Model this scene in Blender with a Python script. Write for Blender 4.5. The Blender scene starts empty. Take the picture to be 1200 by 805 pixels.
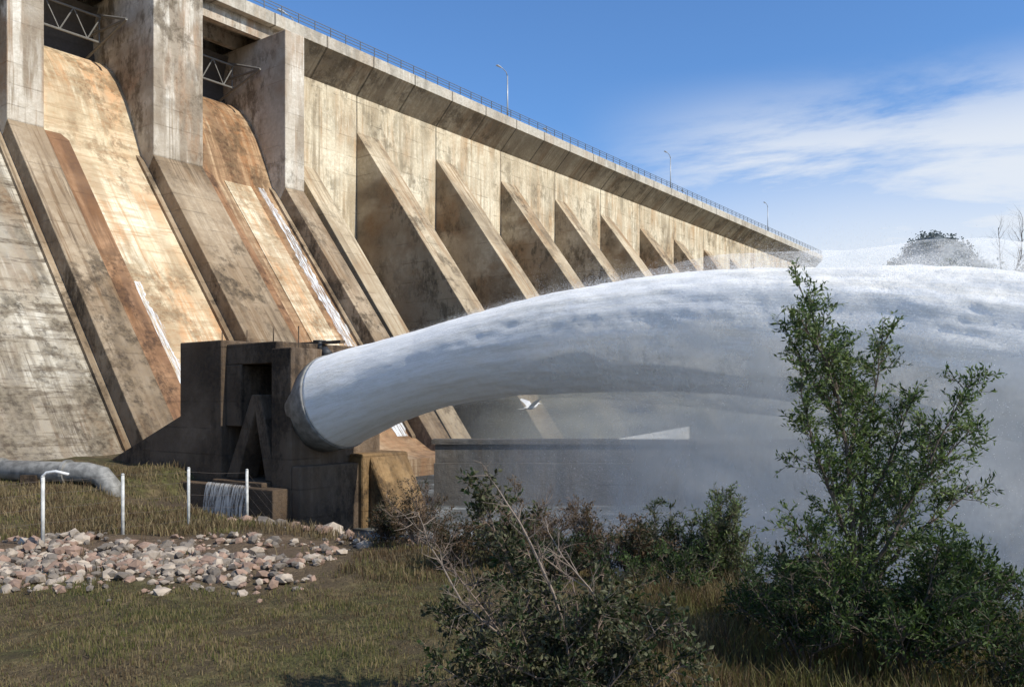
import bpy, bmesh, math, random
import numpy as np
from mathutils import Vector, Matrix, noise
random.seed(7); np.random.seed(7)
scene = bpy.context.scene
scene.view_settings.view_transform = 'Standard'
scene.view_settings.look = 'None'
scene.view_settings.exposure = 0

# ------------------------------------------------------------ helpers
def link(o, parent=None):
    scene.collection.objects.link(o)
    if parent is not None: o.parent = parent
    return o
def empty(name, mat=None):
    e = bpy.data.objects.new(name, None); link(e)
    if mat is not None: e.matrix_world = mat
    return e
def mesh_obj(name, verts, faces, mats, parent=None, smooth=False, fix=True, midx=None):
    me = bpy.data.meshes.new(name)
    me.from_pydata([tuple(v) for v in verts], [], faces)
    if not isinstance(mats, (list, tuple)): mats = [mats]
    for m in mats: me.materials.append(m)
    if midx is not None: me.polygons.foreach_set("material_index", midx)
    if fix:
        bm = bmesh.new(); bm.from_mesh(me)
        bmesh.ops.recalc_face_normals(bm, faces=bm.faces); bm.to_mesh(me); bm.free()
    if smooth: me.polygons.foreach_set("use_smooth", [True]*len(me.polygons))
    me.update()
    return link(bpy.data.objects.new(name, me), parent)
def bevel(o, w):
    m = o.modifiers.new("bevel", 'BEVEL'); m.width = w; m.segments = 2; m.limit_method = 'ANGLE'
    return o
class MB:
    def __init__(s): s.v=[]; s.f=[]; s.m=[]
    def add(s, v, f, mi=0):
        b=len(s.v); s.v.extend(v); s.f.extend([tuple(i+b for i in q) for q in f]); s.m.extend([mi]*len(f))
    def box(s, x0,x1,y0,y1,z0,z1, mi=0):
        v=[(x0,y0,z0),(x1,y0,z0),(x1,y1,z0),(x0,y1,z0),(x0,y0,z1),(x1,y0,z1),(x1,y1,z1),(x0,y1,z1)]
        s.add(v,[(0,3,2,1),(4,5,6,7),(0,1,5,4),(1,2,6,5),(2,3,7,6),(3,0,4,7)],mi)
    def prism(s, prof, t0, t1, mi=0):   # prof (s,z) -> local (t,-s,z)
        n=len(prof); v=[(t0,-a,b) for a,b in prof]+[(t1,-a,b) for a,b in prof]
        f=[tuple(range(n)),tuple(range(2*n-1,n-1,-1))]+[(i,i+n,(i+1)%n+n,(i+1)%n) for i in range(n)]
        s.add(v,f,mi)
    def tube(s, pts, rad, sides=6, mi=0, cap=True):
        pts=[Vector(p) for p in pts]; n=len(pts)
        if not hasattr(rad,'__len__'): rad=[rad]*n
        v=[]; f=[]; ref=None
        for i,p in enumerate(pts):
            d=(pts[min(i+1,n-1)]-pts[max(i-1,0)]).normalized()
            if ref is None:
                ref=d.orthogonal().normalized()
            ref=(ref-d*ref.dot(d))
            ref = ref.normalized() if ref.length>1e-5 else d.orthogonal().normalized()
            b=d.cross(ref)
            for k in range(sides):
                a=2*math.pi*k/sides
                v.append(tuple(p+(ref*math.cos(a)+b*math.sin(a))*rad[i]))
        for i in range(n-1):
            for k in range(sides):
                k2=(k+1)%sides
                f.append((i*sides+k,i*sides+k2,(i+1)*sides+k2,(i+1)*sides+k))
        if cap:
            f.append(tuple(range(sides-1,-1,-1))); f.append(tuple((n-1)*sides+k for k in range(sides)))
        s.add(v,f,mi)
    def obj(s, name, mats, parent=None, smooth=False, fix=True):
        return mesh_obj(name, s.v, s.f, mats, parent, smooth, fix, s.m)

def newmat(name):
    m=bpy.data.materials.new(name); m.use_nodes=True
    nt=m.node_tree; nt.nodes.clear()
    out=nt.nodes.new("ShaderNodeOutputMaterial")
    return m,nt,out
class NT:
    def __init__(s,nt): s.nt=nt
    def n(s,t,**k):
        x=s.nt.nodes.new(t)
        for a,b in k.items(): setattr(x,a,b)
        return x
    def l(s,a,b): s.nt.links.new(a,b)
    def setin(s,sock,v):
        if isinstance(v,bpy.types.NodeSocket): s.l(v,sock)
        else: sock.default_value=v
    def math(s,op,a,b=0.0,c=None,clamp=False):
        x=s.n("ShaderNodeMath",operation=op); x.use_clamp=clamp
        s.setin(x.inputs[0],a); s.setin(x.inputs[1],b)
        if c is not None: s.setin(x.inputs[2],c)
        return x.outputs[0]
    def ss(s,v,a,b,t0=0.0,t1=1.0):
        x=s.n("ShaderNodeMapRange"); x.interpolation_type='SMOOTHSTEP'
        s.setin(x.inputs[0],v)
        for i,q in zip((1,2,3,4),(a,b,t0,t1)): x.inputs[i].default_value=q
        return x.outputs[0]
    def noise(s,vec,scale,detail=4,rough=.55,dist=0.0):
        x=s.n("ShaderNodeTexNoise"); s.l(vec,x.inputs['Vector'])
        x.inputs['Scale'].default_value=scale; x.inputs['Detail'].default_value=detail
        x.inputs['Roughness'].default_value=rough; x.inputs['Distortion'].default_value=dist
        return x.outputs['Fac']
    def map(s,vec,sc,loc=(0,0,0)):
        x=s.n("ShaderNodeMapping"); s.l(vec,x.inputs[0]); x.inputs['Scale'].default_value=sc; x.inputs['Location'].default_value=loc
        return x.outputs[0]
    def mix(s,f,a,b,mode='MIX'):
        x=s.n("ShaderNodeMix"); x.data_type='RGBA'; x.blend_type=mode
        s.setin(x.inputs['Factor'],f)
        for k,c in ((6,a),(7,b)):
            if isinstance(c,bpy.types.NodeSocket): s.l(c,x.inputs[k])
            else: x.inputs[k].default_value=(c[0],c[1],c[2],1)
        return x.outputs[2]
    def bump(s,h,st,d=.1):
        x=s.n("ShaderNodeBump"); s.l(h,x.inputs['Height']); x.inputs['Strength'].default_value=st; x.inputs['Distance'].default_value=d
        return x.outputs[0]
    def pbsdf(s,col,rough=.85,nor=None,metal=0,spec=None):
        p=s.n("ShaderNodeBsdfPrincipled")
        if isinstance(col,bpy.types.NodeSocket): s.l(col,p.inputs['Base Color'])
        else: p.inputs['Base Color'].default_value=(*col,1)
        s.setin(p.inputs['Roughness'],rough); p.inputs['Metallic'].default_value=metal
        if spec is not None: p.inputs['Specular IOR Level'].default_value=spec
        if nor is not None: s.l(nor,p.inputs['Normal'])
        return p

def concrete(name, c1, c2, stain, streak=.5, lift=1.5, low=(-6,12), lowamt=.4, joint=0.0, fine=2.5, lo=.44, hi=.57, linea=.35, hband=0.0):
    m,nt,out=newmat(name); N=NT(nt)
    co=N.n("ShaderNodeTexCoord").outputs['Object']
    sep=N.n("ShaderNodeSeparateXYZ"); N.l(co,sep.inputs[0]); X,Z=sep.outputs[0],sep.outputs[2]
    big=N.ss(N.noise(co,.16,4,.6),.38,.6)
    col=N.mix(big,c1,c2)
    wob=N.math('MULTIPLY',N.noise(co,.6,2),.12)
    zz=N.math('DIVIDE',N.math('ADD',Z,wob),lift)
    wn=N.n("ShaderNodeTexWhiteNoise"); wn.noise_dimensions='1D'; N.l(N.math('FLOOR',zz),wn.inputs['W'])
    col=N.mix(N.math('MULTIPLY',wn.outputs[0],.3),col,(c1[0]*.6,c1[1]*.55,c1[2]*.48))
    line=N.math('LESS_THAN',N.math('FRACT',zz),.06)
    line=N.math('MULTIPLY',line,N.ss(N.noise(N.map(co,(.5,.5,2)),.7,3),.45,.62))
    col=N.mix(N.math('MULTIPLY',line,linea),col,(stain[0]*.6,stain[1]*.6,stain[2]*.6))
    st=N.noise(N.map(co,(2.2,.07,.08)),1.0,6,.72,.15)
    st2=N.noise(N.map(co,(.42,.04,.06),(7,3,1)),1.0,5,.65,.25)
    patch=N.ss(N.noise(co,.13,4,.55),.36,.6)
    sf=N.math('MULTIPLY',N.math('MAXIMUM',N.ss(st,lo+.02,hi+.04),N.ss(st2,lo+.01,hi+.01)),N.math('ADD',N.math('MULTIPLY',patch,.6),.35))
    tone=N.mix(N.ss(N.noise(N.map(co,(.5,.08,.1),(2,9,4)),1,3),.44,.56),stain,(stain[0]*1.6+.02,stain[1]*1.2+.01,stain[2]*.85))
    col=N.mix(N.math('MULTIPLY',sf,streak),col,tone)
    mo=N.math('MULTIPLY',N.ss(N.noise(N.map(co,(1,1,.6)),.55,7,.75),.46,.6),N.ss(N.noise(co,.09,2,.5),.38,.58))
    col=N.mix(N.math('MULTIPLY',mo,streak),col,(stain[0]*.5,stain[1]*.55,stain[2]*.6))
    if hband>0:
        hb=N.ss(N.noise(N.map(co,(.22,.3,2.2)),1.0,6,.75),.48,.6)
        col=N.mix(N.math('MULTIPLY',hb,hband),col,stain)
    lowf=N.ss(N.math('ADD',Z,N.math('MULTIPLY',N.noise(N.map(co,(.6,.1,.1)),1,4,.65),16)),low[1]+8,low[0]+8)
    col=N.mix(N.math('MULTIPLY',lowf,lowamt),col,(stain[0]*.8,stain[1]*.8,stain[2]*.8))
    if joint>0:
        jf=N.math('LESS_THAN',N.math('FRACT',N.math('DIVIDE',N.math('ADD',X,.12),joint)),.24/joint)
        col=N.mix(N.math('MULTIPLY',jf,.75),col,(.04,.035,.03))
    fn=N.noise(co,fine,6,.7)
    col=N.mix(N.ss(fn,.35,.65,.0,.45),col,(c1[0]*.5,c1[1]*.45,c1[2]*.38),)
    h=N.math('ADD',fn,N.math('MULTIPLY',line,-.6))
    p=N.pbsdf(col,.9,N.bump(h,.6,.14),spec=.2)
    N.l(p.outputs[0],out.inputs[0]); return m
def simple(name,col,rough=.7,metal=0,var=.3,scale=4,bumps=.2):
    m,nt,out=newmat(name); N=NT(nt)
    co=N.n("ShaderNodeTexCoord").outputs['Object']
    n1=N.noise(co,scale,5,.6)
    c=N.mix(N.ss(n1,.35,.65,0,var),col,tuple(x*.4 for x in col))
    p=N.pbsdf(c,rough,N.bump(n1,bumps,.03),metal); N.l(p.outputs[0],out.inputs[0]); return m
def leafmat(name,c1,c2,trans=.35,scale=1.2):
    m,nt,out=newmat(name); N=NT(nt)
    co=N.n("ShaderNodeTexCoord").outputs['Object']
    c=N.mix(N.ss(N.noise(co,scale,2,.7),.35,.65),c1,c2)
    p=N.pbsdf(c,.6,spec=.25)
    t=N.n("ShaderNodeBsdfTranslucent"); N.l(N.mix(.5,c,(c1[0]*1.5,c1[1]*1.6,c1[2]*.8)),t.inputs[0])
    mx=N.n("ShaderNodeMixShader"); mx.inputs[0].default_value=trans
    N.l(p.outputs[0],mx.inputs[1]); N.l(t.outputs[0],mx.inputs[2]); N.l(mx.outputs[0],out.inputs[0]); return m

# ------------------------------------------------------------ materials
M_wall=concrete("dam_wall_concrete",(.88,.79,.60),(.74,.64,.47),(.23,.165,.10),.74,2.2,(-4,20),.65,13.9)
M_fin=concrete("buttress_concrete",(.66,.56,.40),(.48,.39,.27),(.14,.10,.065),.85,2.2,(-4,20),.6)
M_corbel=concrete("corbel_concrete",(.58,.49,.36),(.46,.38,.27),(.14,.10,.07),.65,3,(-50,-40),0,6.95)
M_parapet=concrete("parapet_concrete",(.68,.64,.55),(.58,.53,.45),(.2,.17,.13),.4,5,(-50,-40),0,6.95)
M_pier=concrete("pier_concrete",(.80,.75,.65),(.64,.57,.47),(.18,.12,.07),.84,1.6,(-50,-40),0)
M_chute=concrete("spillway_concrete",(.90,.82,.61),(.74,.61,.41),(.32,.185,.09),.82,1.1,(-6,6),.4,hband=.5,lo=.44,hi=.57)
M_chute_o=concrete("spillway_concrete_rusty",(.62,.46,.29),(.44,.27,.15),(.16,.085,.045),.9,1.3,(-6,6),.35,lo=.42,hi=.53,hband=.5)
M_chute_g=concrete("spillway_concrete_grey",(.70,.65,.54),(.46,.40,.31),(.085,.062,.042),.92,1.0,(-6,8),.45,lo=.43,hi=.54,hband=.85)
M_div=concrete("divider_concrete",(.50,.40,.28),(.31,.23,.15),(.08,.055,.036),.9,1.6,(-6,12),.6)
M_rust=concrete("rusty_ledge_concrete",(.42,.25,.14),(.26,.14,.075),(.08,.045,.03),.85,1.6,(-6,4),.4)
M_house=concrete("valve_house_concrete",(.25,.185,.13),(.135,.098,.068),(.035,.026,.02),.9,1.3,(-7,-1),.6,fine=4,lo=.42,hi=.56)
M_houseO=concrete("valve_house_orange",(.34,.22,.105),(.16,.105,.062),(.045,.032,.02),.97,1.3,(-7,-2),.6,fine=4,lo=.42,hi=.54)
M_dark=simple("dark_steel",(.05,.05,.05),.6,.3)
M_gate=simple("gate_steel",(.10,.09,.08),.6,.2)
M_steel=simple("galvanised_steel",(.45,.46,.46),.45,.4)
M_white=simple("white_paint",(.72,.72,.70),.5,0,.35,6)
M_pipe=simple("pipe_paint",(.28,.27,.245),.6,0,.8,3)

# ------------------------------------------------------------ dam frame: local x = along crest, local -y = downstream
DM=Matrix.Translation((-60,45,0)) @ Matrix(((.6,-.8,0,0),(.8,.6,0,0),(0,0,1,0),(0,0,0,1)))
dam=empty("concrete_dam",DM)
def part(name,mb,mat,smooth=False,bv=0):
    o=mb.obj(name,mat,dam,smooth)
    if bv: bevel(o,bv)
    return o
TEND=238
mb=MB(); mb.prism([(0,-9),(0,35.9),(-9,35.9),(-9,-9)],56.85,TEND); part("upper_wall",mb,M_wall)
mb=MB(); mb.prism([(.0,35.91),(2.75,38.6),(-9,38.6),(-9,35.91)],56.9,TEND); part("corbel",mb,M_corbel)
mb=MB(); mb.prism([(2.85,38.61),(2.85,39.9),(2.45,39.9),(2.45,39.3),(-8.6,39.3),(-8.6,39.9),(-9,39.9),(-9,38.61)],-40,TEND); part("roadway_deck",mb,M_parapet,bv=.04)
mb=MB()
t=69.5
while t<TEND-4:
    mb.prism([(-.5,31.7),(0,31.7),(40.7*.757,-9),(-.5,-9)],t,t+3.6); t+=13.9
part("buttresses",mb,M_fin,bv=.06)
mb=MB(); mb.prism([(-.5,26),(0,26),(35*.77,-9),(-.5,-9)],60.4,63.2); part("small_buttress",mb,M_fin,bv=.06)
# spillway
ogee=[(-8.9,-9),(-8.9,30),(-6,31),(-4.2,31.3),(-2.4,31.0),(-1,30.1),(.3,28.7),(1.6,26.7),(2.9,24),(4.2,21),(23.4,-3.0),(25.5,-4.2),(28,-4.6),(28,-9)]
bays=[(-40,.7,M_chute_g),(3.4,14.5,M_chute_g),(17.2,28.6,M_chute_g),(31.3,40.4,M_chute),(45.2,54.4,M_chute_o)]
for i,(a,b,m) in enumerate(bays):
    mb=MB(); mb.prism(ogee,a+.002,b-.002); part("spillway_chute_%d"%(i+1),mb,m)
mb=MB(); off=.12
mb.prism([(4.2+off,21),(20.8+off,.2),(20.6,.2),(4.1,20.8)],48.6,51.6); part("pale_chute_panel",mb,M_chute)
piers=[(.7,3.4),(14.5,17.2),(28.6,31.3),(40.4,45.2),(54.4,56.8)]
for i,(a,b) in enumerate(piers):
    mb=MB(); mb.prism([(6,21.3),(6,37),(-8.8,37),(-8.8,18),(3.5,18)],a,b)
    part("pier_%d"%(i+1),mb,M_pier,bv=.08)
    mb=MB(); mb.prism([(5.97,21.28),(26.3,-4.1),(26.3,-9),(-5,-9),(-5,17.9),(3.4,17.9)],a+.01,b-.01); part("divider_wall_%d"%(i+1),mb,M_div,bv=.06)
    if i<4:
        off=1.0
        pr=[(4.2+off,21),(23.4+off,-3),(24.5+off,-9),(5,-9),(0,18),(0,24)]
        mb=MB(); mb.prism(pr,b,b+(2.3 if i!=3 else 1.6)); part("rusty_ledge_%d"%(i+1),mb,M_rust,bv=.05)
    mb=MB(); mb.prism([(4.2+.35,21),(23.4+.35,-3),(24,-9),(5,-9),(0,18),(1,24)],a-.5,a); part("side_kerb_%d"%(i+1),mb,M_div)
mb=MB()
for s0 in (1.6,-2.5,-6):
    mb.box(-40,56.84,-s0-.35,-s0+.35,37.1,38.6)
part("deck_girders",mb,M_pier)
mb=MB(); ms=MB()
for (a,b) in [(3.4,14.5),(17.2,28.6),(31.3,40.4),(45.2,54.4)]:
    pr=[]
    for k in range(9):
        an=math.radians(150+k*9); pr.append((3+7.3*math.cos(an),33.5+7.3*math.sin(an)*.8))
    pr2=[(p[0]-.3,p[1]) for p in reversed(pr)]
    mb.prism(pr+pr2,a+.05,b-.05)
    mb.box(a,b,6.9,7.2,31,38.5)
    for tt in (a+.9,b-.9):
        for zz in (31.6,33.6,35.8):
            ms.tube([(tt,-3.2,33.4),(tt,3.9,zz)],.12,6)
        ms.tube([(tt,1.5,32.3),(tt,1.5,34.8)],.08,6)
    for yy,zz in ((1.2,32.4),(1.2,34.7)):
        ms.tube([(a+.9,yy,zz),(b-.9,yy,zz)],.1,6)
    for k in range(6):
        u0=a+.9+(b-a-1.8)*k/6; u1=a+.9+(b-a-1.8)*(k+1)/6
        ms.tube([(u0,1.2,32.4 if k%2 else 34.7),(u1,1.2,34.7 if k%2 else 32.4)],.06,5)
part("radial_gates",mb,M_gate); part("gate_arms",ms,simple("weathered_gate_arms",(.22,.21,.19),.6,.2))
def trickle(t0,t1,z1,z0,off,seed):
    mbt=MB(); v=[];f=[];n=90; rr=random.Random(seed); c=(t0+t1)/2; w=(t1-t0)/2
    for i in range(n+1):
        q=i/n; z=z1+(z0-z1)*q; s=4.2+(21-z)*.8+off
        cc=c+.12*math.sin(i*.23+seed)+rr.uniform(-.04,.04); ww=w*(.35+.65*q)*rr.uniform(.7,1.2)
        for u in (cc-ww,cc,cc+ww): v.append((u,-s,z))
    for i in range(n):
        for k in range(2): f.append((i*3+k,i*3+k+1,i*3+k+4,i*3+k+3))
    mbt.add(v,f); return mbt
def whitewater(name,sc,lo,hi,amax,col=(.8,.82,.82)):
    mF,nt,out=newmat(name); N=NT(nt)
    co=N.n("ShaderNodeTexCoord").outputs['Object']
    nf=N.noise(N.map(co,sc),1.6,8,.75)
    p=N.pbsdf(col,.5); tr=N.n("ShaderNodeBsdfTransparent"); mx=N.n("ShaderNodeMixShader")
    N.l(N.ss(nf,lo,hi,0,amax),mx.inputs[0]); N.l(tr.outputs[0],mx.inputs[1]); N.l(p.outputs[0],mx.inputs[2]); N.l(mx.outputs[0],out.inputs[0]); return mF
M_trick=whitewater("trickling_water",(5,.35,.35),.40,.62,.9)
part("water_trickle_1",trickle(52.1,53.9,25,-3,.05,1),M_trick)
part("water_trickle_2",trickle(33.6,35.2,9,-3,.05,2),M_trick)
mb=MB()
for yy in (-2.65,8.8):
    tt=-38.0
    while tt<TEND:
        mb.box(tt-.04,tt+.04,yy-.04,yy+.04,39.85,41.0); tt+=2.2
    for zz in (40.35,40.7,41.0): mb.box(-40,TEND,yy-.03,yy+.03,zz-.03,zz+.03)
part("crest_railing",mb,simple("railing_steel",(.16,.17,.18),.5,.4))

def crest_lamp(t,s):
    e=empty("street_lamp",DM@Matrix.Translation((t,-s,39.3)))
    m=MB(); m.tube([(0,0,0),(0,0,3),(0,0,6.6)],[.13,.11,.08],8); m.tube([(0,0,0),(0,0,.5)],[.2,.18],8)
    m.tube([(0,0,6.5),(-.3,0,7.0),(-1.0,0,7.25),(-1.6,0,7.3)],[.07,.06,.055,.05],6)
    m.obj("pole",M_steel,e,True)
    m=MB(); m.add([(-2.5,-.18,7.26),(-1.5,-.12,7.26),(-1.5,.12,7.26),(-2.5,.18,7.26),(-2.4,-.12,7.42),(-1.55,-.08,7.42),(-1.55,.08,7.42),(-2.4,.12,7.42)],
      [(0,1,2,3),(4,5,6,7),(0,1,5,4),(1,2,6,5),(2,3,7,6),(3,0,4,7)])
    m.obj("lamp_head",M_steel,e)
for t,s in ((96,2.2),(147,2.2),(198,2.2),(45,2.2),(67,-8.3),(122.5,-8.3),(176,-8.3)): crest_lamp(t,s)

# ------------------------------------------------------------ valve house (same frame)
vh=empty("valve_house",DM)
def vp(name,mb,mat,bv=.05,smooth=False):
    o=mb.obj(name,mat,vh,smooth)
    if bv: bevel(o,bv)
    return o
def sb(mb,t0,t1,s0,s1,z0,z1): mb.box(t0,t1,-s1,-s0,z0,z1)
T0=24.5
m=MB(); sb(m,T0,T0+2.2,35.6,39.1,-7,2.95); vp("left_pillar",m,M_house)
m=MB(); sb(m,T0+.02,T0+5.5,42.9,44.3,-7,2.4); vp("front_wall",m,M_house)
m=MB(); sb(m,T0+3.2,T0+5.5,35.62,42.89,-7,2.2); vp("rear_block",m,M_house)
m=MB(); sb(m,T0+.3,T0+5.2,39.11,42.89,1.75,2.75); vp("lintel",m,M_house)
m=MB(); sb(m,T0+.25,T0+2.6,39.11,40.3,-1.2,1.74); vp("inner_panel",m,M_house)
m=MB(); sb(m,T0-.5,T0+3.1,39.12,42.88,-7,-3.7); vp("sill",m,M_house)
m=MB()
m.prism([(41.3,.3),(41.9,.3),(42.88,-3.1),(42.88,-3.69),(42.3,-3.69)],T0+.15,T0+1.3)
m.prism([(41.3,.3),(41.89,.3),(40.2,-3.69),(39.3,-3.69)],T0+.12,T0+1.27)
vp("v_brace",m,M_house)
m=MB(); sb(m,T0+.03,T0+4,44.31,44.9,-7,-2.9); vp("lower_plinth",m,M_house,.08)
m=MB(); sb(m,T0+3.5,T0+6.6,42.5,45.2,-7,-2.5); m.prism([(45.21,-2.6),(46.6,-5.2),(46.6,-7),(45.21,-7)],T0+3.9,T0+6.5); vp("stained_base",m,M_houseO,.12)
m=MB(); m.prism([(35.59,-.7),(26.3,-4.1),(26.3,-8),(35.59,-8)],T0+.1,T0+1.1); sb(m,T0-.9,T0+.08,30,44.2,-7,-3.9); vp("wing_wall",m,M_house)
m=MB(); sb(m,T0+3,T0+3.3,38.2,44.2,2.76,2.9)
for s_ in (38.3,40.3,42.3,44.1): m.tube([(T0+.6,-s_,2.4),(T0+.6,-s_,3.4)],.03,5)
vp("roof_slab",m,M_house,0)
m=MB(); m.tube([(T0+2,-43.9,2.3),(T0+2,-43.9,2.8)],[.12,.1],8)
ring=[(T0+2+.28*math.cos(a*math.pi/8),-43.9+.28*math.sin(a*math.pi/8),2.8) for a in range(17)]
m.tube(ring,.04,6,cap=False); m.tube([(T0+1.72,-43.9,2.8),(T0+2.28,-43.9,2.8)],.04,5)
m.tube([(T0+2,-44.2,2.4),(T0+2,-44.5,2.1)],[.2,.25],8); vp("valve_handwheel",m,M_dark,0,True)
m=MB(); v=[];f=[];nn=16;rr=random.Random(5)
for i in range(nn+1):
    q=i/nn
    for k in range(13):
        s_=39.4+3.3*k/12; v.append((T0-.93-.35*q**.6, -s_, -3.8-2.2*q**1.3))
for i in range(nn):
    for k in range(12): f.append((i*13+k,i*13+k+1,(i+1)*13+k+1,(i+1)*13+k))
m.add(v,f); vp("cascade",m,whitewater("cascade_water",(1,5,.6),.38,.62,.75,(.78,.75,.68)),0,True)

# ------------------------------------------------------------ water jet
P0=Vector((-7.9,39.0,0))
JM=Matrix.Translation(P0)@Matrix(((.8,.6,0,0),(-.6,.8,0,0),(0,0,1,0),(0,0,0,1)))   # x = N, y = D
def zc(s): return .29*s-.0092*s*s
RX=[0,1.5,3,6,10,14,20,30,50]; RY=[2.08,1.96,1.80,1.66,1.76,1.9,2.08,2.3,2.45]
def rj(s): return float(np.interp(s,RX,RY))
m=MB(); ns=48; v=[];f=[]
for (xx,rr_) in ((-1.4,1.95),(-.12,2.13),(-.02,2.13),(-.02,2.0),(-1.4,1.85)):
    for k in range(ns):
        a=2*math.pi*k/ns
        v.append((xx-.28*rr_*math.sin(a),rr_*math.cos(a),rr_*math.sin(a)+.29*xx))
for j in range(5):
    for k in range(ns):
        f.append((j*ns+k,j*ns+(k+1)%ns,((j+1)%5)*ns+(k+1)%ns,((j+1)%5)*ns+k))
m.add(v,f)
noz=m.obj("valve_nozzle",M_pipe,None,True); noz.matrix_world=JM; noz.parent=vh; noz.matrix_parent_inverse=DM.inverted()

def watermat(name):
    # streaks follow the flow: coordinates straightened along the jet's arc
    mm,nt,out=newmat(name); N=NT(nt)
    co=N.n("ShaderNodeTexCoord").outputs['Object']; sep=N.n("ShaderNodeSeparateXYZ"); N.l(co,sep.inputs[0]); x,y,z=sep.outputs
    zz=N.math('ADD',N.math('SUBTRACT',z,N.math('MULTIPLY',x,.29)),N.math('MULTIPLY',N.math('MULTIPLY',x,x),.0092))
    cb=N.n("ShaderNodeCombineXYZ"); N.l(x,cb.inputs[0]); N.l(y,cb.inputs[1]); N.l(zz,cb.inputs[2]); fc=cb.outputs[0]
    st=N.noise(N.map(fc,(.08,2.8,2.8)),1.3,7,.72,.2)
    fn=N.noise(N.map(fc,(.4,9,9)),1.6,6,.8)
    sp=N.noise(N.map(fc,(1.1,2.4,2.4)),1.5,7,.78)
    c=N.mix(N.ss(st,.38,.58),(.84,.81,.74),(1.0,.985,.95))
    c=N.mix(N.ss(fn,.40,.60,0,.35),c,(.80,.77,.70))
    c=N.mix(N.ss(sp,.48,.62,0,.5),c,(1.0,.99,.96))
    h=N.math('ADD',N.math('MULTIPLY',fn,.6),N.math('MULTIPLY',sp,.9))
    p=N.pbsdf(c,.95,N.bump(h,.5,.08),spec=.03)
    t=N.n("ShaderNodeBsdfTranslucent"); t.inputs[0].default_value=(.97,.94,.88,1)
    a=N.n("ShaderNodeMixShader"); a.inputs[0].default_value=.08
    N.l(p.outputs[0],a.inputs[1]); N.l(t.outputs[0],a.inputs[2])
    N.l(a.outputs[0],out.inputs[0]); return mm
jet=empty("water_jet",JM)
v=[];f=[];na=110;S=np.arange(0,50,.13)
for i,s in enumerate(S):
    for k in range(na):
        a=2*math.pi*k/na
        q=noise.fractal(Vector((s*.20,math.cos(a)*2.2,math.sin(a)*2.2)),.8,2.1,5)
        q2=noise.fractal(Vector((s*.8,math.cos(a)*5,math.sin(a)*5)),.7,2.1,4)
        amp=.008+.10*min(s/20,1.3)
        r=rj(s)+q*amp+q2*amp*.45
        v.append((s-.28*r*math.sin(a)*max(0,1-s/16),r*math.cos(a),zc(s)+r*math.sin(a)))
for i in range(len(S)-1):
    for k in range(na): f.append((i*na+k,i*na+(k+1)%na,(i+1)*na+(k+1)%na,(i+1)*na+k))
f.append(tuple(range(na-1,-1,-1)))
mesh_obj("core",v,f,watermat("jet_water"),jet,True,False)

def tri_cloud(name,C,size,mat,parent,rs):
    n=len(C)
    a=rs.normal(size=(n,3)); a/=np.linalg.norm(a,axis=1,keepdims=True)
    b=rs.normal(size=(n,3)); b-=a*np.sum(a*b,1,keepdims=True); b/=np.linalg.norm(b,axis=1,keepdims=True)
    s=size[:,None]
    V=np.empty((n,3,3)); V[:,0]=C+a*s; V[:,1]=C+(-.5*a+.866*b)*s; V[:,2]=C+(-.5*a-.866*b)*s
    me=bpy.data.meshes.new(name); me.vertices.add(3*n); me.vertices.foreach_set("co",V.astype(np.float32).ravel())
    me.loops.add(3*n); me.loops.foreach_set("vertex_index",np.arange(3*n,dtype=np.int32))
    me.polygons.add(n); me.polygons.foreach_set("loop_start",np.arange(0,3*n,3,dtype=np.int32))
    me.materials.append(mat); me.update(calc_edges=True)
    return link(bpy.data.objects.new(name,me),parent)
mm,nt,out=newmat("spray_droplets"); N=NT(nt)
d=N.n("ShaderNodeBsdfDiffuse"); d.inputs[0].default_value=(.97,.96,.93,1)
t_=N.n("ShaderNodeBsdfTranslucent"); t_.inputs[0].default_value=(.97,.96,.93,1)
a_=N.n("ShaderNodeMixShader"); a_.inputs[0].default_value=.5
N.l(d.outputs[0],a_.inputs[1]); N.l(t_.outputs[0],a_.inputs[2]); N.l(a_.outputs[0],out.inputs[0])
M_spray=mm
rs=np.random.RandomState(12)
def field(C,k=1.0):
    x,y,z=C[:,0]*k,C[:,1]*k,C[:,2]*k
    q=np.sin(x*.55+1.7*np.sin(z*.45+x*.2))+np.sin(z*.9-x*.35+1.3*np.sin(y*.6+x*.5))+.7*np.sin(x*1.5+z*1.3+1.5*np.sin(x*.7-z*1.1))+.4*np.sin(x*3.3-z*2.1+2*np.sin(z*2.7))
    return np.clip(.5+q*.22,0,1)
def ZC(s): return .29*s-.0092*s*s
def RJ(s): return np.interp(s,RX,RY)
n=850000
s=rs.rand(n)**.75*49; a=rs.rand(n)*2*np.pi; g=np.abs(rs.normal(size=n))
r=RJ(s)*.99+g*(.025+.26*np.minimum(s/20,1.5)**1.2)
C=np.stack([s,r*np.cos(a),ZC(s)+r*np.sin(a)],1); keep=rs.rand(n)<.25+.75*field(C,2.0)
C=C[keep]; tri_cloud("spray_skin",C,(.004+.005*np.minimum(C[:,0]/20,1.2))*rs.uniform(.6,1.5,len(C)),M_spray,jet,rs)
n=500000
s=6+44*rs.rand(n)**.7; zb=ZC(s)-RJ(s)*.5; h=rs.rand(n)**1.4
z=zb-h*(zb+6.0); y=rs.normal(size=n)*(.7+.045*s)*(1+.7*h)
C=np.stack([s+h*1.5,y,z],1); w=np.clip((s-6)/18,0.04,1)
keep=rs.rand(n)<w*(.2+.8*field(C)); C=C[keep]
tri_cloud("falling_spray",C,rs.uniform(.006,.012,len(C)),M_spray,jet,rs)
n=420000
s=13+37*rs.rand(n)**.9; g=np.abs(rs.normal(size=n)); z=ZC(s)+RJ(s)*.8+g*(.22+.032*(s-13)); y=rs.normal(size=n)*1.9
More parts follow.
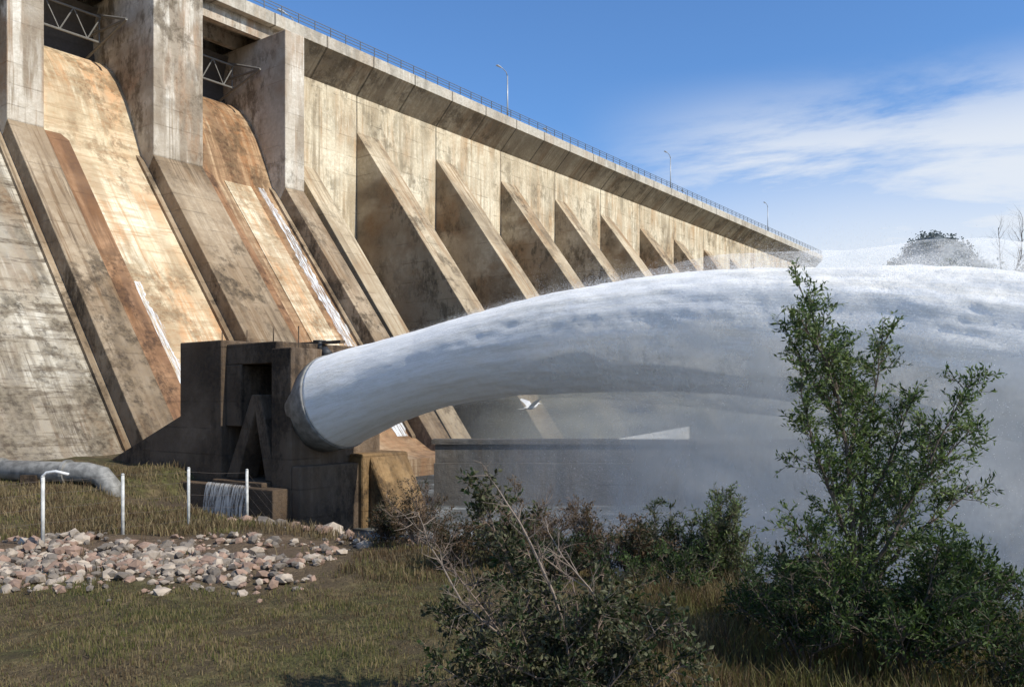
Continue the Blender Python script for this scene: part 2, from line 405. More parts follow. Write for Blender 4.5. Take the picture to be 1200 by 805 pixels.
C=np.stack([s,y,z],1); keep=rs.rand(n)<(field(C,1.1)**1.5); C=C[keep]
tri_cloud("drifting_droplets",C,rs.uniform(.004,.009,len(C)),M_spray,jet,rs)

# veils of mist: wavy translucent sheets peeling off the jet and falling to the river
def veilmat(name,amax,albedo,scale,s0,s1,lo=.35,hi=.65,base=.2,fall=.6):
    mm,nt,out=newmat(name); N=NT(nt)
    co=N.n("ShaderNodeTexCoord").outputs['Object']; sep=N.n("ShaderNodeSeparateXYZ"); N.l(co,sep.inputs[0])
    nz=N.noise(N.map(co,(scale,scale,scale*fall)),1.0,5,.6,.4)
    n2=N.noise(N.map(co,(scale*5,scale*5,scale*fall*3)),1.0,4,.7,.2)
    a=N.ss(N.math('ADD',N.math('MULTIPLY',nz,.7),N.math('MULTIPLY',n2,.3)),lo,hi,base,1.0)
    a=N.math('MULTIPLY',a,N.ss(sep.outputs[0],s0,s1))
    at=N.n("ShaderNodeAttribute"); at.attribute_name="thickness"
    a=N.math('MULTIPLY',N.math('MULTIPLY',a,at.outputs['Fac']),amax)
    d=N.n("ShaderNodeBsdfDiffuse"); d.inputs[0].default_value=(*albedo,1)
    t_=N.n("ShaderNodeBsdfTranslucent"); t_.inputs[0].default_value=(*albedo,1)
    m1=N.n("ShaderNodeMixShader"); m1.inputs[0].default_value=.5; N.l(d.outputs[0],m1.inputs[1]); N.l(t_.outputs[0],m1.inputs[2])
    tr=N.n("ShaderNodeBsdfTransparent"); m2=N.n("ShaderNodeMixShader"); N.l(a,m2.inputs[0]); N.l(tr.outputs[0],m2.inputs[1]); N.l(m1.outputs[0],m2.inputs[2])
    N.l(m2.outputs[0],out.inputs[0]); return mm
def sheet(name,fn,nu,nv,mat,parent):
    v=[];f=[];w=[]
    for i in range(nu):
        for j in range(nv):
            p,t=fn(i/(nu-1),j/(nv-1)); v.append(p); w.append(t)
    for i in range(nu-1):
        for j in range(nv-1): f.append((i*nv+j,(i+1)*nv+j,(i+1)*nv+j+1,i*nv+j+1))
    o=mesh_obj(name,v,f,mat,parent,True,False)
    at=o.data.attributes.new("thickness",'FLOAT','POINT'); at.data.foreach_set("value",w); return o
mist=empty("spray_mist",JM)
def falling(ang,yend,seed,s0):
    def fn(u,h):
        s=s0+(50-s0)*u; r=rj(s)*1.0; a=math.radians(ang)
        ys=r*math.cos(a); zs=zc(s)+r*math.sin(a)
        w=noise.fractal(Vector((s*.11+seed*5,h*1.6,seed)),.9,2,3)
        y=ys+(yend-ys)*h**.7+w*(.1+.8*h); z=zs+(-6.0-zs)*h**1.25
        top=min(1,h/.26)
        return (s+2.5*h,y,z),top*top*(3-2*top)
    return fn
for i,(ang,ye,am,s0,s1) in enumerate(((160,-4.6,.52,7,32),(205,-3.0,.5,5,27),(270,.3,.55,4,24),(330,4.2,.6,4,26))):
    sheet("veil_%d"%(i+1),falling(ang,ye,i+1,s0-1),110,40,veilmat("veil_mist_%d"%(i+1),am,(.93,.91,.86),.32,s0,s1,.38,.60,.25),mist)
def wrap_sheet(k,seed,a0,a1,s0,rough):
    def fn(u,h):
        s=s0+(50-s0)*u; a=math.radians(a0+(a1-a0)*h); g=min(1,(s-s0)/16)
        r=rj(s)*1.01+k*g*(1+rough*noise.fractal(Vector((s*.25,math.cos(a)*1.3,seed+math.sin(a)*1.3)),.9,2,4))
        e=math.sin(math.radians(180*h)); return (s,r*math.cos(a),zc(s)+r*math.sin(a)),min(1,e*1.1)
    return fn
sheet("crown_mist",wrap_sheet(.7,3,0,180,10,.35),120,40,veilmat("crown_mist_m",.45,(.97,.96,.93),.6,11,28,.40,.62,.1,1),mist)
sheet("side_mist",wrap_sheet(.5,8,150,300,5,.5),130,44,veilmat("side_mist_m",.6,(.95,.93,.89),.7,6,20,.42,.6,.15,.8),mist)
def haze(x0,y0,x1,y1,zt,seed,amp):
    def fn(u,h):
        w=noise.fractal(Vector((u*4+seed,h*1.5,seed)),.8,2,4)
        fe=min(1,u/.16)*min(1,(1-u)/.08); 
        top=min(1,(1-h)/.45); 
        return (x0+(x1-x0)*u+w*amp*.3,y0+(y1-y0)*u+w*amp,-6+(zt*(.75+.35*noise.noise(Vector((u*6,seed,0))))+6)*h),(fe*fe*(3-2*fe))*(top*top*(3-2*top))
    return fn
bh=empty("basin_haze")
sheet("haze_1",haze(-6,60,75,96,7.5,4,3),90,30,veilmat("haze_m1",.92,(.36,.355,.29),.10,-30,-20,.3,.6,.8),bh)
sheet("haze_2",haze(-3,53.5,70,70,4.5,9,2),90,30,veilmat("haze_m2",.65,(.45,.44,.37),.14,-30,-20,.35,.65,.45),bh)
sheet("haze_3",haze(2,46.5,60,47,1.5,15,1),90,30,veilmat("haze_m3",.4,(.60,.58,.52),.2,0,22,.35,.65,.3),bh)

# ------------------------------------------------------------ terrain
def sst(v,a,b):
    q=np.clip((v-a)/(b-a),0,1); return q*q*(3-2*q)
def ground(X,Y):
    X=np.asarray(X,float);Y=np.asarray(Y,float)
    q=(X+8)*.6+(Y-30)*.8; tt=q+19.2; s=(X+60)*.8-(Y-45)*.6
    c=np.maximum(sst(s,36,42),sst(tt,32,37))
    mask=sst(q,-2.0,3.0)*c
    h=-4.0+.06*np.sin(X*1.3+Y*.7)+.08*np.sin(Y*.9-X*.4)+.05*np.sin(X*3.1)*np.sin(Y*2.7)
    h=h+.7*sst(Y,36,46)*(1-c)
    h=h-4.2*mask
    h=h+42*sst(tt,105,262)+1.5*np.sin(X*.05)*sst(tt,110,160)
    return h
u=np.linspace(-1,1,260)
gx=8+np.sinh(u*6.2)*8; gy=22+np.sinh(u*6.2)*8
GX,GY=np.meshgrid(gx,gy); GZ=ground(GX,GY)
n=len(u); v=np.stack([GX.ravel(),GY.ravel(),GZ.ravel()],1)
idx=np.arange(n*n).reshape(n,n)
f=np.stack([idx[:-1,:-1].ravel(),idx[:-1,1:].ravel(),idx[1:,1:].ravel(),idx[1:,:-1].ravel()],1)
mg,nt,out=newmat("grassy_ground"); N=NT(nt)
co=N.n("ShaderNodeTexCoord").outputs['Object']
n1=N.ss(N.noise(co,.35,5,.65),.38,.6); n2=N.ss(N.noise(co,2.2,6,.75),.38,.62); n3=N.noise(co,9,5,.7)
c=N.mix(n1,(.105,.10,.04),(.16,.12,.065)); c=N.mix(N.math('MULTIPLY',n2,.75),c,(.06,.045,.03)); 
sep=N.n("ShaderNodeSeparateXYZ"); N.l(co,sep.inputs[0])
dirt=N.math('MULTIPLY',N.ss(N.math('ADD',sep.outputs[1],N.noise(co,.8,4)),18.2,20.2),N.ss(sep.outputs[1],26.5,24.5))
dirt=N.math('MULTIPLY',dirt,N.ss(sep.outputs[0],-3,-6))
c=N.mix(N.math('MULTIPLY',dirt,.85),c,(.15,.105,.07))
c=N.mix(N.ss(sep.outputs[2],-4.3,-5.0),c,(.08,.06,.045))
c=N.mix(N.ss(sep.outputs[1],60,120,0,.9),c,N.mix(n1,(.09,.11,.06),(.16,.15,.10)))
p=N.pbsdf(c,.95,N.bump(N.math('ADD',n3,n2),.7,.1),spec=.1); N.l(p.outputs[0],out.inputs[0])
me=bpy.data.meshes.new("ground"); me.from_pydata(v.tolist(),[],f.tolist()); me.materials.append(mg)
me.polygons.foreach_set("use_smooth",[True]*len(me.polygons)); link(bpy.data.objects.new("ground",me))
mw,nt,out=newmat("river_water"); N=NT(nt)
co=N.n("ShaderNodeTexCoord").outputs['Object']
w1=N.noise(N.map(co,(.5,1.2,1)),.9,6,.7); w2=N.noise(co,.08,4,.6)
c=N.mix(N.ss(w2,.4,.65),(.06,.06,.05),(.11,.11,.10))
c=N.mix(N.math('MULTIPLY',N.ss(N.noise(co,.35,7,.75),.47,.66),.5),c,(.5,.51,.5))
p=N.pbsdf(c,.6,N.bump(w1,1.0,.5),spec=.25); N.l(p.outputs[0],out.inputs[0])
mesh_obj("river",[(-60,-400,-6),(500,-400,-6),(500,300,-6),(-60,300,-6)],[(0,1,2,3)],mw,fix=False)
M_weir=concrete("weir_concrete",(.15,.14,.125),(.10,.095,.085),(.04,.036,.03),.6,1.2,(-7,-3),.4)
e=empty("stilling_basin_wall")
m=MB(); m.box(-4.5,60,50,51.2,-8,-2.52); m.obj("wall",M_weir,e)
m=MB(); m.box(-4.7,60.2,49.8,51.4,-2.51,-2.25); m.obj("coping",M_weir,e)
m=MB(); m.box(-4.5,60,49.2,49.98,-8,-3.6); m.obj("step",M_weir,e)
M_ramp=simple("pale_concrete",(.7,.67,.58),.8)
m=MB(); m.add([(6.3,50.2,-2.2),(9.6,50.2,-2.2),(10.6,51,-1.5),(8.6,51,-1.85),(6.3,50.2,-2.52),(9.6,50.2,-2.52),(10.6,51,-2.52),(8.6,51,-2.52)],
 [(0,1,2,3),(0,1,5,4),(1,2,6,5),(2,3,7,6),(3,0,4,7),(4,5,6,7)]); m.obj("concrete_ramp",M_ramp)

# ------------------------------------------------------------ riprap rocks
def rocks(name,pts,smin,smax,mat):
    bm=bmesh.new(); bmesh.ops.create_icosphere(bm,subdivisions=1,radius=1)
    bv=np.array([x.co[:] for x in bm.verts]); bf=[[x.index for x in q.verts] for q in bm.faces]; bm.free()
    V=[];F=[];mi=[]
    for (X,Y,Z) in pts:
        s=random.uniform(smin,smax)*(.5+random.random()**2)
        sc=np.array([random.uniform(.7,1.3),random.uniform(.6,1.1),random.uniform(.45,.85)])*s
        r=Matrix.Rotation(random.uniform(0,6.28),3,'Z')@Matrix.Rotation(random.uniform(-.5,.5),3,'X')
        jit=1+np.random.uniform(-.32,.22,(len(bv),1))
        w=(bv*jit*sc)@np.array(r).T+np.array([X,Y,Z+s*.2])
        b=len(V); V.extend(w.tolist()); F.extend([tuple(i+b for i in q) for q in bf]); mi.extend([random.randrange(3)]*len(bf))
    return mesh_obj(name,V,F,mat,None,False,False,mi)
R=[simple("rock_pale",(.44,.36,.275),.9,0,.6,3,.5),simple("rock_pink",(.32,.21,.15),.9,0,.6,3,.5),simple("rock_grey",(.20,.165,.13),.9,0,.6,3,.5)]
pts=[]
for i in range(4600):
    Y=random.gauss(20.9,2.3); X=random.uniform(-17,-4.4)
    lim=17.8+random.gauss(0,.5)
    if Y<lim or Y>25.0: continue
    if X>-6.5 and random.random()<.5: continue
    if noise.noise(Vector((X*.6,Y*.8,0)))<-.22 : continue
    z=float(ground(X,Y)); pts.append((X,Y,z+random.uniform(-.06,.08)))
rocks("riprap_stones",pts,.05,.18,R)
pts=[]
for i in range(220):
    a=random.random(); X=-8+6*a+random.gauss(0,.7); Y=28.5-3.5*a+random.gauss(0,.8); pts.append((X,Y,float(ground(X,Y))))
rocks("bank_stones",pts,.12,.3,R)

# ------------------------------------------------------------ fence
fp=[(-14.6,20.6),(-12.7,23.1),(-11.4,25.0),(-10.35,27.3),(-9.0,29.0),(-7.6,31.0)]
fe=empty("wire_fence"); m=MB(); wmb=MB()
tops=[]
for i,(X,Y) in enumerate(fp):
    z=float(ground(X,Y)); h=1.85+.07*math.sin(i*2.3); lx=.04*math.sin(i*3.1)
    m.tube([(X,Y,z-.3),(X+lx,Y,z+h)],.05,8); m.tube([(X+lx,Y,z+h),(X+lx,Y,z+h+.04)],[.06,.03],8)
    tops.append(Vector((X,Y,z)))
m.tube([(fp[-1][0]-.8,fp[-1][1]-1.1,tops[-1].z),(fp[-1][0],fp[-1][1],tops[-1].z+1.6)],.03,6)
for hh in (.25,.65,1.05,1.45,1.78):
    for a,b in zip(tops[:-1],tops[1:]):
        mid=(a+b)/2+Vector((0,0,hh-.04)); wmb.tube([a+Vector((0,0,hh)),mid,b+Vector((0,0,hh))],.004,4)
m.obj("posts",simple("weathered_white_paint",(.6,.59,.55),.6,0,.6,5),fe,True); wmb.obj("wires",simple("rusty_wire",(.16,.13,.11),.6,.3),fe)
m=MB(); m.tube([(-12.72,23.1,-2.2),(-12.72,23.1,-2.05),(-12.6,23.1,-1.93),(-12.35,23.1,-1.9),(-12.0,23.1,-1.98)],.04,10)
m.obj("vent_pipe",M_white,None,True)
e=empty("outlet_pipe"); m=MB()
m.tube([(-27,40.6,-3.2),(-19.6,39.4,-3.3),(-18.9,39.3,-3.45),(-18.4,39.2,-4.0),(-18.2,39.2,-4.6)],.48,24); m.obj("pipe",M_pipe,e,True)
m=MB()
for c,d in (((-24,40.11,-3.24),(.987,-.16,0)),((-20.6,39.56,-3.29),(.987,-.16,0))):
    c=Vector(c);d=Vector(d)*.08; m.tube([c-d,c+d],.58,24)
m.obj("flanges",M_pipe,e); m=MB(); m.box(-22.6,-21.9,39.2,40.3,-4.5,-3.4); m.obj("saddle",M_house,e)

# ------------------------------------------------------------ vegetation
def leaf(V,F,MI,p,d,up,L,W,mi):
    side=d.cross(up)
    if side.length<1e-4: side=d.orthogonal()
    side.normalize(); nrm=side.cross(d)
    b=len(V)
    V.append(tuple(p)); V.append(tuple(p+d*L*.5+side*W*.5+nrm*W*.12)); V.append(tuple(p+d*L)); V.append(tuple(p+d*L*.5-side*W*.5+nrm*W*.12))
    F.append((b,b+1,b+2)); F.append((b,b+2,b+3)); MI.extend([mi,mi])
def rv(r): return Vector((r.gauss(0,1),r.gauss(0,1),r.gauss(0,1))).normalized()
def plant(name,limbs,rad,leafL,leafW,bark,leaves,seed,sub=9,sublen=.6,twigs=5,twiglen=.25,lpt=7,up=.35,bare=0.0,start=.25,droop=0.0):
    r=random.Random(seed); wood=MB(); V=[];F=[];MI=[]
    e=empty(name)
    nm=len(leaves)
    for li,limb in enumerate(limbs):
        P=[Vector(p) for p in limb]
        pts=[]
        for a,b in zip(P[:-1],P[1:]):
            k=max(2,int((b-a).length/.25))
            for j in range(k): pts.append(a.lerp(b,j/k)+rv(r)*.018)
        pts.append(P[-1]); n=len(pts)
        rr=rad*(1 if li==0 else .65)
        wood.tube(pts,[rr*(1-.88*i/(n-1))+.003 for i in range(n)],6)
        length=sum((b-a).length for a,b in zip(pts[:-1],pts[1:]))
        ns=max(3,int(sub*length))
        isbare=r.random()<bare
        for j in range(ns):
            u=start+(1-start)*(j+r.random())/ns; i=min(int(u*(n-1)),n-2)
            base=pts[i].lerp(pts[i+1],u*(n-1)-i); ax=(pts[i+1]-pts[i]).normalized()
            d=(rv(r)*.9+ax*.6+Vector((0,0,up))).normalized()
            Ls=sublen*(1.15-u*.65)*r.uniform(.5,1.2)
            q=[base]; dd=d.copy()
            for k in range(4):
                dd=(dd+rv(r)*.2+Vector((0,0,up*.15-droop*.25))).normalized(); q.append(q[-1]+dd*Ls/4)
            wood.tube(q,[.009,.007,.006,.004,.002] if Ls<.9 else [.016,.013,.010,.006,.003],4,cap=False)
            clump=r.random()
            for t_ in range(twigs):
                uu=.25+.75*r.random(); i2=min(int(uu*4),3); b2=q[i2].lerp(q[i2+1],uu*4-i2)
                d2=(rv(r)*.8+dd*.7+Vector((0,0,up*.5-droop))).normalized(); L2=twiglen*r.uniform(.5,1.3)
                en=b2+d2*L2; wood.tube([b2,(b2+en)/2+rv(r)*L2*.07,en],[.004,.003,.0015],3,cap=False)
                if isbare or r.random()<bare*.6: continue
                for l_ in range(lpt):
                    pp=b2.lerp(en,(l_+.6)/lpt); ld=(rv(r)*.75+d2*.6+Vector((0,0,.1-droop))).normalized()
                    mi=min(nm-1,int((clump*.6+r.random()*.4)*nm))
                    leaf(V,F,MI,pp,ld,rv(r),leafL*r.uniform(.6,1.25),leafW*r.uniform(.7,1.2),mi)
    wood.obj("branches",bark,e,False,False)
    if F: mesh_obj("leaves",V,F,leaves,e,False,False,MI)
    return e
M_bark=simple("bark",(.13,.10,.075),.9,0,.5,12,.5); M_barkp=simple("dry_bark",(.22,.16,.12),.9,0,.5,12,.5)
L_a=leafmat("leaf_dark",(.025,.045,.014),(.04,.065,.02)); L_b=leafmat("leaf_mid",(.06,.095,.025),(.085,.125,.035)); L_c=leafmat("leaf_light",(.15,.20,.075),(.20,.24,.10))
G_a=leafmat("leaf_olive_dark",(.035,.038,.018),(.055,.056,.028)); G_b=leafmat("leaf_olive",(.10,.105,.055),(.15,.145,.08)); 
B_a=leafmat("leaf_dry",(.14,.095,.05),(.19,.13,.08)); B_b=leafmat("leaf_russet",(.09,.055,.03),(.13,.085,.045))
def gz(X,Y): return float(ground(X,Y))
Yt=12.6
tree=[[(5.15,Yt,gz(5.15,Yt)-.1),(5.1,Yt,-2.9),(4.95,Yt-.1,-1.2),(4.8,Yt,.25),(4.55,Yt+.1,1.0),(4.25,Yt,1.68)],
 [(5.12,Yt,-3.0),(5.25,Yt+.2,-1.6),(5.45,Yt+.3,-.1),(5.6,Yt+.3,.95)],
 [(5.15,Yt,-2.7),(5.5,Yt-.3,-1.9),(6.1,Yt-.4,-.6),(6.5,Yt-.4,.25)],
 [(5.2,Yt,-2.9),(5.9,Yt+.2,-2.1),(6.9,Yt+.2,-1.35)],
 [(5.05,Yt,-2.2),(4.7,Yt-.2,-1.5),(4.3,Yt-.3,-.5),(4.15,Yt-.3,.2)],
 [(4.95,Yt,-1.2),(5.2,Yt+.3,-.3),(5.1,Yt+.4,.6)],
 [(4.85,Yt,-.4),(4.55,Yt+.3,.3),(4.25,Yt+.4,.95)],
 [(4.8,Yt,.1),(4.5,Yt-.3,.6),(4.1,Yt-.4,1.2)],
 [(5.1,Yt,-3.2),(4.6,Yt-.3,-2.5),(4.1,Yt-.4,-1.8)],
 [(5.1,Yt,-3.4),(5.8,Yt-.5,-3.0),(6.6,Yt-.6,-2.3)],
 [(5.1,Yt,-3.4),(4.5,Yt+.5,-3.0),(3.9,Yt+.6,-2.6)],
 [(5.2,Yt,-3.2),(5.6,Yt+.6,-2.2),(6.1,Yt+.9,-1.1)],
 [(5.5,Yt,-1.9),(6.1,Yt,-1.2),(6.8,Yt+.1,-.45)],
 [(5.25,Yt,-1.6),(5.7,Yt+.3,-.9),(5.95,Yt+.2,-.1)]]
plant("sapling_tree",tree,.045,.09,.03,M_bark,[L_a,L_b,L_c,L_b,L_c],11,sub=14,sublen=.68,twigs=6,twiglen=.24,lpt=8,up=.3,start=.15)
def bush(name,X,Y,h,w,n,leaves,bark,seed,leafL=.08,leafW=.035,bare=0.,sub=7,twigs=5,lpt=6,rad=.025,sublen=.5,up=.35,droop=0.,twl=.22):
    r=random.Random(seed); z=gz(X,Y); L=[]
    for i in range(n):
        a=r.uniform(0,6.283); q=r.random()**.6; ex=X+math.cos(a)*w*.5*q; ey=Y+math.sin(a)*w*.4*q; ez=z+h*(1.02-.55*q*q)*r.uniform(.65,1.0)
        L.append([(X+r.uniform(-.15,.15),Y+r.uniform(-.15,.15),z-.1),(X+(ex-X)*.35,Y+(ey-Y)*.35,z+(ez-z)*.5),(ex,ey,ez)])
    return plant(name,L,rad,leafL,leafW,bark,leaves,seed,sub=sub,sublen=sublen,twigs=twigs,twiglen=twl,lpt=lpt,up=up,bare=bare,droop=droop)
bush("leafy_shrub",5.6,12.0,2.2,3.6,20,[L_a,L_a,L_b],M_bark,21,.10,.035,sub=9)
bush("leafy_shrub",4.2,12.4,1.6,2.4,13,[L_a,L_a,L_b],M_bark,22,.09,.03,sub=8)
bush("leafy_shrub",7.2,13.2,1.9,2.6,13,[L_a,L_b],M_bark,23,.09,.03,sub=8)
bush("leafy_shrub",6.6,11.0,1.1,2.4,12,[L_a,G_a],M_bark,24,.09,.03,sub=8)
Yf=10.6; zf=gz(.6,Yf)
fore=[[(.7,Yf,zf-.1),(.4,Yf,-3.0),(-.1,Yf+.1,-1.9),(-.42,Yf,-1.05)],
 [(.6,Yf,zf-.1),(.0,Yf-.2,-3.0),(-.6,Yf-.2,-2.2),(-.95,Yf-.2,-1.7)],
 [(.7,Yf,zf-.1),(.5,Yf+.2,-2.8),(.2,Yf+.3,-1.9),(-.05,Yf+.3,-1.4)],
 [(.7,Yf,zf-.1),(.9,Yf-.1,-3.0),(.75,Yf-.1,-2.2),(.3,Yf-.1,-1.85)],
 [(.8,Yf,zf-.1),(1.1,Yf+.1,-2.9),(1.15,Yf+.1,-2.15)],
 [(.8,Yf,zf-.1),(1.4,Yf-.2,-3.1),(1.95,Yf-.2,-2.6)],
 [(.5,Yf,zf-.1),(-.3,Yf+.1,-3.2),(-.9,Yf+.1,-2.6)],
 [(.6,Yf,zf-.1),(.3,Yf-.4,-3.3),(-.5,Yf-.5,-2.9)],
 [(.7,Yf,zf-.1),(1.2,Yf-.4,-3.4),(1.5,Yf-.5,-2.9)],
 [(.7,Yf,zf-.1),(.7,Yf-.5,-3.3),(.6,Yf-.6,-2.6)],
 [(.7,Yf,zf-.1),(-.1,Yf+.4,-3.1),(-.5,Yf+.5,-2.3)],
 [(.7,Yf,zf-.1),(1.0,Yf+.4,-3.0),(1.6,Yf+.5,-2.4)],
 [(.7,Yf,zf-.1),(.2,Yf-.4,-3.0),(.0,Yf-.5,-2.3)],
 [(.7,Yf,zf-.1),(.9,Yf-.4,-3.2),(1.1,Yf-.5,-2.4)],
 [(.5,Yf,zf-.1),(-.3,Yf-.4,-3.5),(-.9,Yf-.5,-3.1)],
 [(.9,Yf,zf-.1),(1.6,Yf-.3,-3.5),(2.2,Yf-.3,-3.1)]]
plant("tangled_shrub",fore,.026,.085,.045,M_barkp,[G_a,L_a,G_b,G_a,G_b],37,sub=14,sublen=.55,twigs=6,twiglen=.22,lpt=7,up=.15,bare=.08,start=.1)
bare=[[(.75,Yf,-3.2),(.5,Yf-.3,-2.3),(.1,Yf-.3,-1.45),(-.35,Yf-.1,-.85)],[(.9,Yf,-3.0),(1.05,Yf-.5,-2.4),(.6,Yf-.7,-1.8),(.35,Yf-.6,-1.4)],
 [(.2,Yf,-3.2),(-.6,Yf-.4,-2.4),(-1.0,Yf-.3,-1.7),(-1.15,Yf-.2,-1.35)]]
plant("bare_branch_shrub",bare,.026,.05,.03,simple("pale_dead_bark",(.25,.195,.15),.9,0,.5,12,.4),[G_a],33,sub=5,sublen=.45,twigs=3,twiglen=.22,lpt=3,up=.3,bare=1.0)
bush("dry_shrub",.3,22.5,2.3,3.2,22,[B_a,B_b],M_barkp,41,.08,.03,.4,sub=9,sublen=.6,up=.5)
bush("dry_shrub",2.0,21.5,2.5,3.2,22,[B_a,B_b,G_a],M_barkp,42,.08,.03,.3,sub=9,sublen=.6,up=.5)
bush("dry_shrub",-2.6,23.5,1.9,2.6,16,[B_b,G_a],M_barkp,43,.08,.03,.4,up=.4)
bush("willow_shrub",4.9,20.0,3.0,2.4,22,[L_b,G_b,L_c],M_bark,44,.11,.03,.05,sub=9,sublen=.6,up=.6)
bush("willow_shrub",3.5,20.4,2.3,2.4,18,[G_a,L_a,G_b],M_bark,45,.10,.03,.1,sub=9,sublen=.5,up=.5)
sd_=46
for (X,Y,h,w,ms_) in [(7.4,18.2,1.6,2.8,[L_a,G_a]),(1.2,19.0,1.1,2.8,[G_a,L_a]),(3.4,17.4,1.0,3.0,[G_a,L_a,L_b]),(-1.2,20.6,1.0,2.6,[G_a,B_b]),(5.8,16.6,1.3,2.6,[G_a,L_a]),
    (10.2,17.0,1.9,2.8,[L_a,G_a]),(2.6,18.6,1.4,2.6,[G_a,B_b]),(6.3,20.5,1.5,2.8,[G_a,L_a]),(8.6,19.6,1.5,2.8,[G_a,L_a]),(0,20.5,1.2,2.8,[G_a,B_b]),(12.2,18.8,1.8,2.8,[L_a,G_a]),(-3.4,24.6,1.0,2.0,[B_b,G_a]),(4.6,15.2,.9,2.4,[G_a,L_a])]:
    bush("leafy_shrub",X,Y,h,w,13,ms_,M_bark,sd_,.09,.038,sub=8); sd_+=1
def grass(name,n,region,h,w,mats,seed,dens=None):
    rs=np.random.RandomState(seed); x0,x1,y0,y1=region
    X=rs.uniform(x0,x1,n*3);Y=rs.uniform(y0,y1,n*3)
    keep=np.abs(X/np.maximum(Y,1))<.68
    if dens is not None: keep&=rs.rand(len(X))<dens(X,Y)
    X=X[keep][:n];Y=Y[keep][:n];Z=ground(X,Y)
    ok=Z>-5.4; X=X[ok];Y=Y[ok];Z=Z[ok];k=len(X)
    cl=.5+.5*np.sin(X*1.3+np.sin(Y*1.1)*2.2+np.sin(X*.5+Y*.8)*1.5)*np.sin(Y*1.9+np.cos(X*.9)*2.4)
    H=h*rs.uniform(.35,1.1,k)*(.4+.9*cl); a=rs.uniform(0,6.283,k); W=w*rs.uniform(.6,1.3,k)
    la=rs.uniform(0,6.283,k); ln=H*rs.uniform(.1,.7,k)
    dx,dy=np.cos(a)*W,np.sin(a)*W; lx,ly=np.cos(la)*ln,np.sin(la)*ln
    V=np.zeros((k,5,3)); 
    V[:,0]=np.stack([X-dx,Y-dy,Z-.03],1);V[:,1]=np.stack([X+dx,Y+dy,Z-.03],1)
    V[:,2]=np.stack([X+dx*.7+lx*.35,Y+dy*.7+ly*.35,Z+H*.6],1);V[:,3]=np.stack([X-dx*.7+lx*.35,Y-dy*.7+ly*.35,Z+H*.6],1)
    V[:,4]=np.stack([X+lx,Y+ly,Z+H],1)
    b=np.arange(k)*5
    q=np.stack([b,b+1,b+2,b+3],1).tolist(); t_=np.stack([b+3,b+2,b+4],1).tolist()
    mi=np.clip((cl*.7+rs.rand(k)*.4)*len(mats)/1.1,0,len(mats)-1).astype(int).tolist()
    return mesh_obj(name,V.reshape(-1,3),q+t_,mats,None,False,False,mi+mi)
Gr=[leafmat("grass_green",(.085,.10,.03),(.12,.13,.04)),leafmat("grass_olive",(.13,.125,.045),(.18,.16,.06)),leafmat("grass_dry",(.20,.155,.08),(.27,.205,.11)),leafmat("grass_brown",(.10,.068,.037),(.15,.10,.055))]
grass("meadow_grass",80000,(-14,14,9.5,21),.11,.008,[Gr[3],Gr[2],Gr[3],Gr[1],Gr[2],Gr[1],Gr[0]],3,lambda X,Y: np.where((X<-3.5)&(Y>18.2),.10,1.0))
grass("bank_grass",40000,(-16,16,19,32),.3,.012,[Gr[1],Gr[3],Gr[2]],4,lambda X,Y: np.where((X<-4)&(Y<25),.03,1.0))
grass("tall_grass",20000,(1.6,10,10.2,17),.6,.008,[Gr[3],Gr[1],Gr[3],Gr[2]],5)
grass("fence_grass",14000,(-24,-8,25,44),.4,.018,[Gr[1],Gr[2],Gr[3]],6)

# wooded knoll on the skyline
Fa=leafmat("hazed_leaf_dark",(.08,.10,.115),(.10,.13,.135)); Fb=leafmat("hazed_leaf_light",(.13,.155,.16),(.16,.185,.185))  # distance haze is painted into these blue-grey leaf colours
def knoll(x,y):
    d1=math.hypot((x-176)/21,(y-350)/40); d2=math.hypot((x-156)/19,(y-346)/30)
    return 28+31*math.exp(-d1**2)+17*math.exp(-d2**2)+5*noise.fractal(Vector((x*.07,y*.07,3)),.8,2,4)
v=[];f=[];nk=80
for j in range(nk):
    for i in range(nk):
        x=90+190*i/(nk-1); y=280+140*j/(nk-1); v.append((x,y,knoll(x,y)))
for j in range(nk-1):
    for i in range(nk-1): f.append((j*nk+i,j*nk+i+1,(j+1)*nk+i+1,(j+1)*nk+i))
e=empty("wooded_hill"); mesh_obj("slope",v,f,simple("hazed_undergrowth",(.12,.14,.145),.95,0,.4,.3,.3),e,True,False)  # slope colour has the blue-grey of distance haze mixed in
r=random.Random(82); V=[];F=[];MI=[]
for i in range(1100):
    a=r.uniform(0,6.283); q=r.random()**.5; X=172+56*q*math.cos(a); Y=346+44*q*math.sin(a); z=knoll(X,Y); R_=r.uniform(.9,2.2)
    for k in range(24):
        p=Vector((X,Y,z+R_*.4))+rv(r)*R_*r.random()**.4; leaf(V,F,MI,p,rv(r),rv(r),R_*.5,R_*.4,r.randrange(3))
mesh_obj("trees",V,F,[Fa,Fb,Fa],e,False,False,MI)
plant("bare_tree",[[(34.6,60,-5),(34.6,60,4),(34.4,60,9),(34.2,60,12.2)],[(34.6,60,4),(35.5,60.5,8),(36.2,60.5,11.5)],[(34.6,60,5),(33.2,60,8),(32.6,60,10.2)],[(34.5,60,7),(35.2,59,10),(35.3,59,12.6)]],
  .12,.1,.05,M_bark,[G_a],71,sub=2.2,sublen=2.2,twigs=5,twiglen=.8,lpt=0,up=.6,bare=1.0,start=.4)
r=random.Random(81); V=[];F=[];MI=[]
